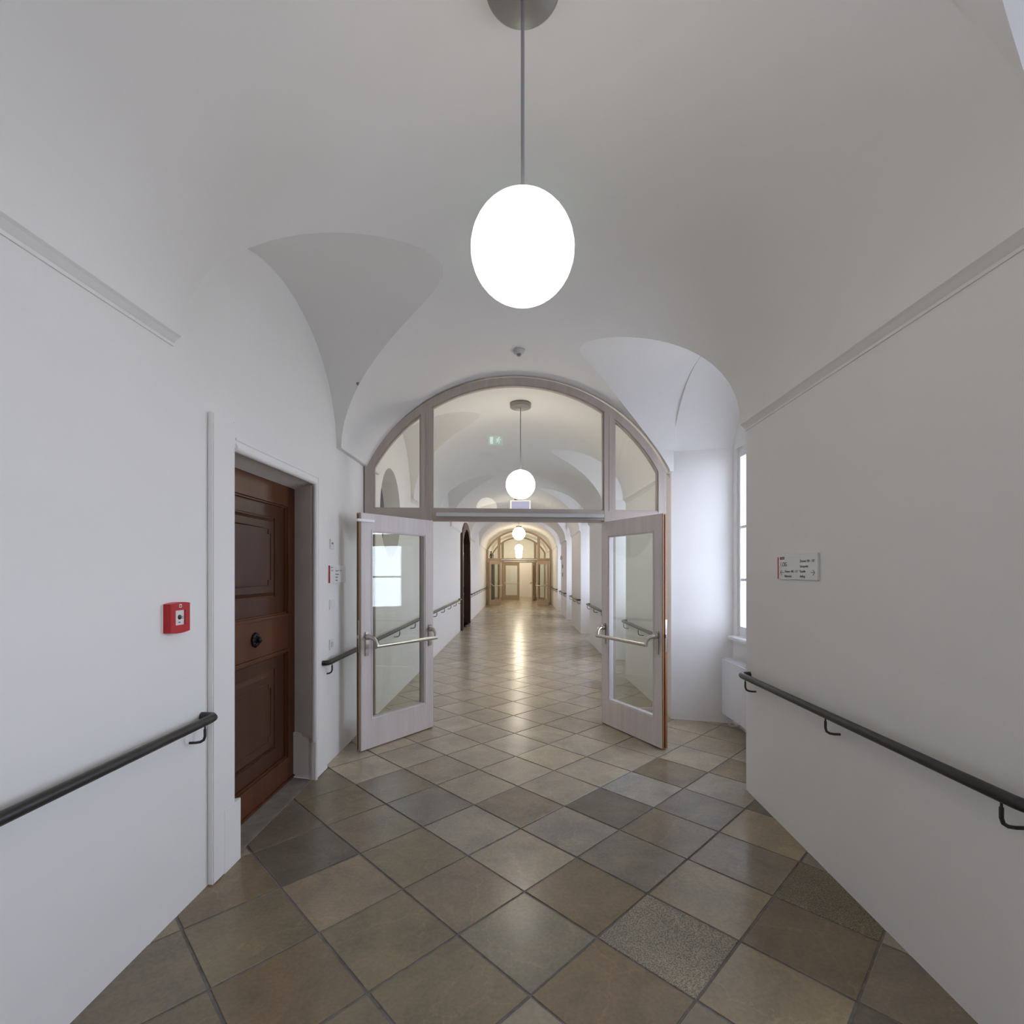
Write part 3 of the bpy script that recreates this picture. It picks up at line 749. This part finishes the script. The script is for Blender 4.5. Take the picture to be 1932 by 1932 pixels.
# ------------------------------------------------------------ handrails
def handrail(side, xw, y0, y1, z0, z1, label, n_br, returns=(True, True)):
    """side -1 left / +1 right; xw(y) wall plane"""
    off = .075
    def X(y): return xw(y) - side * off
    root = thing('handrail', (xw((y0 + y1) / 2), (y0 + y1) / 2, (z0 + z1) / 2), label, 'handrail', 'black round handrails along the corridor walls')
    def Z(y): return z0 + (z1 - z0) * (y - y0) / (y1 - y0)
    r = .021; pts = []
    if returns[0]: pts += [(xw(y0) - side * .002, y0, Z(y0)), (xw(y0) - side * .03, y0, Z(y0)), (xw(y0) - side * .058, y0 + .006, Z(y0)), (xw(y0) - side * .071, y0 + .022, Z(y0))]
    pts.append((X(y0 + .045), y0 + .045, Z(y0)))
    for i in range(1, 8): yy = y0 + .045 + (y1 - y0 - .09) * i / 8; pts.append((X(yy), yy, Z(yy)))
    pts.append((X(y1 - .045), y1 - .045, Z(y1)))
    if returns[1]: pts += [(xw(y1) - side * .071, y1 - .022, Z(y1)), (xw(y1) - side * .058, y1 - .006, Z(y1)), (xw(y1) - side * .03, y1, Z(y1)), (xw(y1) - side * .002, y1, Z(y1))]
    b = MB(); b.tube(pts, r, 16); part('rail', b, M['rail'], root)
    for i in range(n_br):
        yy = y0 + .09 + (y1 - y0 - .18) * (i / max(1, n_br - 1)); x, z = X(yy), Z(yy); w = xw(yy)
        b = MB(); b.tube([(x, yy, z - .018), (x, yy, z - .034), (x, yy, z - .036), (x, yy, z - .070), (x + side * .006, yy, z - .088), (x + side * .022, yy, z - .098), (x + side * .045, yy, z - .102), (w, yy, z - .103)], [.004, .004, .0065, .0065, .0065, .0065, .0065, .0065], 8)
        part('bracket', b, M['rail'], root)
    return root
lw = lambda y: -AL
lw1 = lambda y: -AL + (.0 if y < 2.545 else .0)
handrail(-1, lw, -3.2, 2.50, .885, .877, 'black handrail on the near left wall ending at the old door surround', 6)
handrail(-1, lw, 3.93 + .03, 5.06, .876, .876, 'short black handrail on the left wall behind the open pale door leaf', 2)
handrail(-1, lw, 5.30, 13.15, .876, .876, 'long black handrail on the left wall just beyond the nearest partition', 9)
handrail(-1, lw, 16.1, 24.1, .876, .876, 'black handrail on the left wall past the tall dark doorway', 9)
handrail(-1, lw, 26.45, 28.2, .876, .876, 'black handrail on the left wall between the cabinet and the farthest partition', 2)
handrail(1, aR, 1.51, 3.60, .883, .86, 'black handrail on the near right wall below the directory sign', 3)
handrail(1, aR, 5.62, 7.44, .87, .87, 'black handrail on the first right pier, seen through the right door glass', 3)
handrail(1, aR, 9.18, 11.30, .87, .87, 'black handrail on the second right pier past the nearest partition', 3)
handrail(1, aR, 13.03, 15.15, .87, .87, 'black handrail on the third right pier past the nearest partition', 3)
handrail(1, aR, 16.9, 19.0, .87, .87, 'black handrail on the fourth right pier past the nearest partition', 3)
handrail(1, aR, 20.75, 24.1, .87, .87, 'black handrail on the right wall up to the middle partition', 4)
handrail(1, aR, 24.6, 28.2, .87, .87, 'black handrail on the right wall between the two far partitions', 4)
handrail(1, aR, -2.2, -.25, .885, .885, 'black handrail on the right pier behind the camera', 3)

# ------------------------------------------------------------ pendant lamps
def lamp(x, y, zg, label, gm='globe'):
    zc = vault(x, y)
    root = thing('pendant_lamp', (x, y, zg - .18), label, 'lamp', 'white globe pendant lamps down the corridor')
    b = MB(); b.lathe([(.001, 3.622), (.122, 3.622), (.130, 3.628), (.130, zc - .002), (.001, zc - .002)], (x, y, 0), 40); 
    c = part('canopy', b, M['canopy'], root)
    b = MB(); b.tube([(x, y, zg + .17), (x, y, zg + .45), (x, y, 3.63)], .0065, 10); b.lathe([(.012, zg + .176), (.020, zg + .178), (.020, zg + .196), (.009, zg + .204)], (x, y, 0), 16)
    part('rod', b, M['rod'], root)
    b = MB(); b.sphere((x, y, zg), .18, 40, 26); part('globe', b, M[gm], root)
lamp(.013, 1.74, 2.722, 'large glowing white globe lamp hanging nearest the camera')
lamp(.020, 6.16, 2.676, 'glowing white globe lamp seen through the arched glass of the nearest partition', 'globe_mid')
lamp(0, 14.1, 2.68, 'glowing white globe lamp just below the transom of the nearest partition', 'globe_mid')
lamp(0, 22.6, 2.66, 'small glowing globe lamp in front of the middle partition', 'globe_far')
lamp(0, 26.4, 2.60, 'tiny glowing globe lamp between the middle and farthest partitions', 'globe_far')
lamp(0, 30.2, 2.55, 'tiny glowing globe lamp by the far end wall', 'globe_far')

# ------------------------------------------------------------ small fittings
# smoke detector
root = thing('smoke_detector', (0, 4.68, vault(0, 4.68)), 'pale round smoke detector on the vault above the nearest partition', 'detector')
z = vault(0, 4.68)
b = MB(); b.lathe([(.001, z - .04), (.030, z - .04), (.048, z - .03), (.052, z - .012), (.056, z - .010), (.056, z), (.001, z)], (0, 4.68, 0), 24); part('housing', b, M['detector'], root)
b = MB(); b.lathe([(.001, z - .058), (.018, z - .056), (.022, z - .04), (.001, z - .04)], (0, 4.68, 0), 16); part('sensor', b, M['canopy'], root)

root = thing('ceiling_anchor', (-1.35, 4.18, 3.19), 'tiny grey anchor in the vault above the far end of the old door', 'anchor')
b = MB(); b.lathe([(.001, 0), (.010, .0), (.012, -.010), (.006, -.022), (.001, -.024)], (-1.35, 4.18, 3.185), 12); part('anchor_head', b, M['canopy'], root)
# fire alarm call point
FX, FY0, FY1, FZ0, FZ1 = -AL, 2.232, 2.362, 1.325, 1.455
root = thing('fire_alarm', (FX, 2.3, 1.39), 'red fire alarm call point with white glass on the left wall by the door', 'alarm')
b = MB(); ym = (FY0 + FY1) / 2; zm = 1.39
pts = []
for i in range(9):
    t = -1 + 2 * i / 8; pts.append((ym + .065 * t, FZ0 - .006 * (1 - t * t)))
for i in range(9):
    t = 1 - 2 * i / 8; pts.append((ym + .065 * t, FZ1 + .006 * (1 - t * t)))
inn = []
for a, c in pts: inn.append((ym + (a - ym) * .5, zm - .002 + max(-.032, min(.036, (c - zm) * .55))))
b.prism(pts, FX, FX + .024, 'x'); b.ring(pts, inn, FX + .024, FX + .034, 'x')
part('housing', b, M['red'], root)
b = MB(); b.box(FX + .024, FX + .028, ym - .032, ym + .032, zm - .035, zm + .035); part('glass_plate', b, M['sign'], root)
b = MB(); b.lathe([(.001, 0), (.011, 0), (.011, .003), (.001, .003)], (FX + .028, ym, zm + .002), 20, 'x')
b.box(FX + .028, FX + .0288, ym + .014, ym + .028, zm + .002, zm + .0045); b.box(FX + .028, FX + .0288, ym + .014, ym + .028, zm - .006, zm - .0035); b.box(FX + .028, FX + .0288, ym - .006, ym + .006, zm - .024, zm - .020)
part('button', b, M['button'], root)
b = MB(); b.box(FX + .034, FX + .0346, ym - .009, ym + .007, zm + .046, zm + .062); part('house_symbol', b, M['sign'], root)
b = MB(); b.box(FX + .0346, FX + .0351, ym - .005, ym + .002, zm + .049, zm + .057); part('symbol_mark', b, M['button'], root)

def text(body, size, origin, xdir, m, root, name='lettering', align='LEFT'):
    """text lying in a vertical wall plane; xdir = reading direction (world y sign), facing -side"""
    c = bpy.data.curves.new(name, 'FONT'); c.body = body; c.size = size; c.align_x = align; c.extrude = .0003
    t = bpy.data.objects.new('tmp', c); COL.objects.link(t); bpy.context.view_layer.update()
    dg = bpy.context.evaluated_depsgraph_get(); me = bpy.data.meshes.new_from_object(t.evaluated_get(dg)); bpy.data.objects.remove(t)
    if isinstance(xdir, tuple): R = Matrix((xdir, (0, 0, 1), Vector(xdir).cross(Vector((0, 0, 1))))).transposed()
    else: X_ = Vector((0, xdir, 0)); Z_ = Vector((0, 0, 1)); R = Matrix((X_, Z_, X_.cross(Z_))).transposed()
    me.transform(Matrix.Translation(Vector(origin) - root.location) @ R.to_4x4())
    me.materials.clear(); me.materials.append(m); me.name = name
    o = bpy.data.objects.new(name, me); COL.objects.link(o); o.parent = root; return o

# directory sign on the right wall (reads toward -y)
ya, yb = 3.172, 2.735; xs = aR((ya + yb) / 2); sz0, sz1 = 1.555, 1.705
root = thing('directory_sign', (xs - .012, (ya + yb) / 2, 1.63), 'white directory sign with red edge and arrows on the right wall above the handrail', 'sign')
b = MB(); b.add([(aR(ya) - .012, ya, sz0), (aR(yb) - .012, yb, sz0), (aR(yb) - .012, yb, sz1), (aR(ya) - .012, ya, sz1), (aR(ya) - .001, ya, sz0), (aR(yb) - .001, yb, sz0), (aR(yb) - .001, yb, sz1), (aR(ya) - .001, ya, sz1)],
    [(0, 1, 2, 3), (4, 5, 6, 7), (0, 1, 5, 4), (1, 2, 6, 5), (2, 3, 7, 6), (3, 0, 4, 7)]); part('sign_plate', b, M['sign'], root)
b = MB(); x_ = aR(ya) - .0135; b.box(x_ - .0006, x_ + .003, ya - .008, ya + .0005, sz0 + .002, sz1 - .012); part('red_edge', b, M['darkred'], root)
b = MB(); b.box(x_ - .0006, x_ + .002, ya - .042, ya - .029, sz1 - .030, sz1 - .011); part('red_mark', b, M['darkred'], root)
def sx(y): return aR(y) - .0135
WD = Vector((-.0236, -1, 0)).normalized()[:]
def line(t_, y, z, s): text(t_, s, (sx(y), y, z), WD, M['print'], root)
b = MB()
for i, (w_, z_) in enumerate(((.068, sz1 - .015), (.045, sz1 - .025))):
    b.box(sx(ya) - .0004, sx(ya) + .001, ya - .047 - w_, ya - .047, z_ - .003, z_ + .003)
part('logo_bars', b, M['print'], root)
line('1.OG', ya - .030, sz0 + .080, .036)
line('Zimmer 108 - 117', ya - .084, sz0 + .041, .0205); line('Bibliothek', ya - .084, sz0 + .012, .0205)
for t_, z_ in (('Zimmer 101 - 107', .101), ('Stützpunkt', .071), ('Kapelle', .042), ('Aufzug', .013)): line(t_, ya - .258, sz0 + z_, .0205)
def arrow(yc, zc, dr):
    b = MB()
    def seg(p, q):
        dx, dz = q[0] - p[0], q[1] - p[1]; L = math.hypot(dx, dz); nx, nz = -dz / L * .0014, dx / L * .0014
        v = [(sx(yc) - .0005, p[0] + nx, p[1] + nz), (sx(yc) - .0005, q[0] + nx, q[1] + nz), (sx(yc) - .0005, q[0] - nx, q[1] - nz), (sx(yc) - .0005, p[0] - nx, p[1] - nz)]
        v += [(a + .001, c, d_) for a, c, d_ in v]; b.add(v, [(0, 1, 2, 3), (4, 7, 6, 5), (0, 4, 5, 1), (1, 5, 6, 2), (2, 6, 7, 3), (3, 7, 4, 0)])
    seg((yc - dr * .018, zc), (yc + dr * .018, zc)); seg((yc + dr * .018, zc), (yc + dr * .003, zc + .014)); seg((yc + dr * .018, zc), (yc + dr * .003, zc - .014))
    part('arrow', b, M['print'], root)
arrow(ya - .052, sz0 + .041, 1); arrow(yb + .045, sz0 + .041, -1)

# left wall plates
def wall_plate(name, y0, y1, z0, z1, label, cat, m=None, t=.010):
    root = thing(name, (-AL, (y0 + y1) / 2, (z0 + z1) / 2), label, cat)
    b = MB(); b.box(-AL, -AL + t, y0, y1, z0, z1, .002); part('cover_plate', b, m or M['sign'], root); return root
r_ = wall_plate('notice_plate', 4.19, 4.27, 1.795, 1.875, 'small white square notice with red print, topmost on the left wall by the door', 'sign')
b = MB(); b.box(-AL + .010, -AL + .0106, 4.215, 4.25, 1.835, 1.85); part('red_mark', b, M['darkred'], r_)
r_ = wall_plate('directory_sign', 4.172, 4.56, 1.505, 1.655, 'white directory sign with red edge behind the open left door leaf', 'sign')
b = MB(); b.box(-AL + .002, -AL + .0112, 4.168, 4.178, 1.507, 1.653); part('red_edge', b, M['darkred'], r_)
b = MB(); b.box(-AL + .010, -AL + .0108, 4.195, 4.245, 1.634, 1.640); part('logo_bars', b, M['darkred'], r_)
root = r_
for t_, y_, z_ in (('1.OG', 4.20, .10), ('Zimmer 101 - 110', 4.30, .10), ('Stützpunkt', 4.30, .070), ('Kapelle', 4.30, .044), ('Aufzug', 4.30, .018)):
    text(t_, .0185, (-AL + .0104, y_, 1.505 + z_), 1, M['print'], r_)
r_ = wall_plate('blank_plate', 4.18, 4.28, 1.285, 1.365, 'blank white cover plate on the left wall below the directory sign', 'plate', M['window'])
b = MB(); b.box(-AL + .010, -AL + .013, 4.19, 4.27, 1.295, 1.355, .001); part('lid', b, M['window'], r_)
r_ = wall_plate('light_switch', 4.18, 4.26, .945, 1.03, 'white light switch on the left wall just above the handrail end', 'switch', M['window'])
b = MB(); b.box(-AL + .010, -AL + .016, 4.20, 4.24, .965, 1.01, .002); part('rocker', b, M['detector'], r_)

# radiator under the window of the first bay
yc0, yc1 = 4.02, 5.13; xr0, xr1 = 2.085, 2.19
root = thing('radiator', ((xr0 + xr1) / 2, (yc0 + yc1) / 2, .14), 'white panel radiator with top grille below the window in the right bay', 'radiator')
b = MB(); b.box(xr0, xr0 + .012, yc0, yc1, .15, .71, .004); b.box(xr1 - .012, xr1, yc0, yc1, .15, .71, .004); part('front_panel', b, M['radiator'], root)
for yy in (yc0 - .002, yc1 - .010):
    b = MB(); b.box(xr0 + .006, xr1 - .006, yy, yy + .012, .155, .712, .003); part('side_panel', b, M['radiator'], root)
b = MB(); 
for i in range(5):
    x = xr0 + .012 + i * .0195; b.box(x, x + .008, yc0 + .01, yc1 - .01, .705, .722, .002)
for i in range(28):
    y = yc0 + .02 + i * (yc1 - yc0 - .04) / 27; b.box(xr0 + .008, xr1 - .008, y - .002, y + .002, .700, .714)
part('top_grille', b, M['radiator'], root)
for y_ in (4.25, 4.88):
    b = MB(); b.box(xr1 - .001, NICHE_BACK - .001, y_, y_ + .03, .3, .62); part('wall_bracket', b, M['radiator'], root)
b = MB(); b.tube([(2.14, 5.08, .17), (2.14, 5.08, .05), (2.16, 5.08, .03), (NICHE_BACK - .011, 5.08, .03)], .009, 8); part('pipe', b, M['radiator'], root)

# exit sign hanging behind the nearest globe, facing the partition
zc = vault(0, 3.0)
root = thing('exit_sign', (.02, 3.0, zc), 'green lit exit sign hanging behind the nearest globe, seen reflected in the arched glass', 'sign')
b = MB(); b.box(-.07, .11, 2.985, 3.015, zc - .035, zc); part('housing', b, M['white_metal'], root)
b = MB(); b.box(-.09, .13, 2.997, 3.003, zc - .175, zc - .035); part('sign_face', b, M['green'], root)
def man(xc, zc_, y, dr, k, root):
    b = MB()
    b.lathe([(.001, 0), (.010 * k, 0), (.010 * k, .001), (.001, .001)], (xc + dr * .012 * k, y, zc_ + .040 * k), 12, 'y')
    b.tube([(xc + dr * .006 * k, y, zc_ + .028 * k), (xc - dr * .006 * k, y, zc_ - .002 * k), (xc + dr * .018 * k, y, zc_ - .018 * k), (xc + dr * .010 * k, y, zc_ - .044 * k)], .006 * k, 6)
    b.tube([(xc - dr * .006 * k, y, zc_ - .002 * k), (xc - dr * .016 * k, y, zc_ - .024 * k), (xc - dr * .040 * k, y, zc_ - .028 * k)], .006 * k, 6)
    b.tube([(xc + dr * .006 * k, y, zc_ + .024 * k), (xc + dr * .026 * k, y, zc_ + .008 * k), (xc + dr * .040 * k, y, zc_ + .016 * k)], .0045 * k, 6)
    b.tube([(xc + dr * .004 * k, y, zc_ + .024 * k), (xc - dr * .018 * k, y, zc_ + .022 * k), (xc - dr * .026 * k, y, zc_ + .002 * k)], .0045 * k, 6)
    part('running_man', b, M['pict'], root)
man(.06, zc - .10, 3.0045, 1, 1.0, root)
b = MB(); b.box(-.065, -.02, 3.004, 3.0055, zc - .155, zc - .055); part('door_symbol', b, M['pict'], root)

# small hanging sign beyond the partition
zc = vault(0, 7.0)
root = thing('hanging_sign', (.02, 7.0, zc), 'lavender hanging sign with white frame just below the second globe lamp', 'sign')
x0, x1, z0, z1 = -.122, .165, 2.36, 2.60
b = MB(); b.ring(rect(x0, x1, z0, z1), rect(x0 + .018, x1 - .018, z0 + .018, z1 - .012), 6.985, 7.015); part('sign_frame', b, M['white_metal'], root)
b = MB(); b.box(x0 + .016, x1 - .016, 6.992, 7.008, z0 + .016, z1 - .010); part('sign_face', b, M['lav'], root)
b = MB(); b.tube([(.02, 7.0, 2.598), (.02, 7.0, zc)], .004, 8); part('rod', b, M['rod'], root)

# dark carved cabinet with figure beyond the middle partition, left side
root = thing('cabinet', (-1.42, 25.9, 0), 'tall dark cabinet against the left wall between the far partitions', 'cabinet')
b = MB(); b.box(-AL + .005, -1.27, 25.6, 26.3, .0, 2.05, .01); part('body', b, M['black_wood'], root)
b = MB(); b.box(-1.275, -1.262, 25.66, 26.24, .1, 1.95, .005); part('door', b, M['old_panel'], root)
b = MB(); b.box(-AL + .005, -1.25, 25.57, 26.33, 2.05, 2.09, .008); part('cornice', b, M['black_wood'], root)
root = thing('figurine', (-1.44, 25.9, 2.09), 'dark carved standing figure on top of the tall cabinet', 'statue')
b = MB(); b.lathe([(.001, 2.09), (.07, 2.09), (.07, 2.12), (.055, 2.14), (.06, 2.25), (.045, 2.38), (.065, 2.48), (.060, 2.54), (.02, 2.57), (.018, 2.585), (.034, 2.61), (.036, 2.64), (.024, 2.67), (.001, 2.68)], (-1.44, 25.9, 0), 16)
part('figure', b, M['iron'], root)
b = MB(); b.tube([(-1.40, 25.9, 2.50), (-1.34, 25.88, 2.42), (-1.30, 25.86, 2.48)], .014, 8); b.tube([(-1.48, 25.9, 2.50), (-1.53, 25.88, 2.40), (-1.50, 25.84, 2.34)], .014, 8); part('arm', b, M['iron'], root)
b = MB(); b.tube([(-1.40, 25.9, 2.115), (-1.30, 25.9, 2.13), (-1.20, 25.9, 2.16), (-1.17, 25.9, 2.22)], [.02, .03, .02, .008], 8); part('animal', b, M['iron'], root)

# small fittings on the far right pier
root = thing('wall_light', (aR(18.6), 18.6, 2.12), 'small white wall fitting high on the far right pier', 'fitting')
b = MB(); b.box(aR(18.6) - .07, aR(18.6), 18.52, 18.68, 2.06, 2.20, .01); part('housing', b, M['sign'], root)
b = MB(); b.box(aR(18.6) - .075, aR(18.6) - .07, 18.54, 18.66, 2.09, 2.17, .001); part('lens', b, M['white_metal'], root)
for z_, lb_ in ((1.80, 'upper small dark plate on the far right pier'), (1.50, 'lower small dark plate on the far right pier')):
    root = thing('wall_panel', (aR(18.6), 18.3, z_), lb_, 'plate')
    b = MB(); b.box(aR(18.6) - .02, aR(18.6), 18.25, 18.35, z_ - .07, z_ + .07, .004); part('cover_plate', b, M['canopy'], root)
bpy.context.view_layer.update()
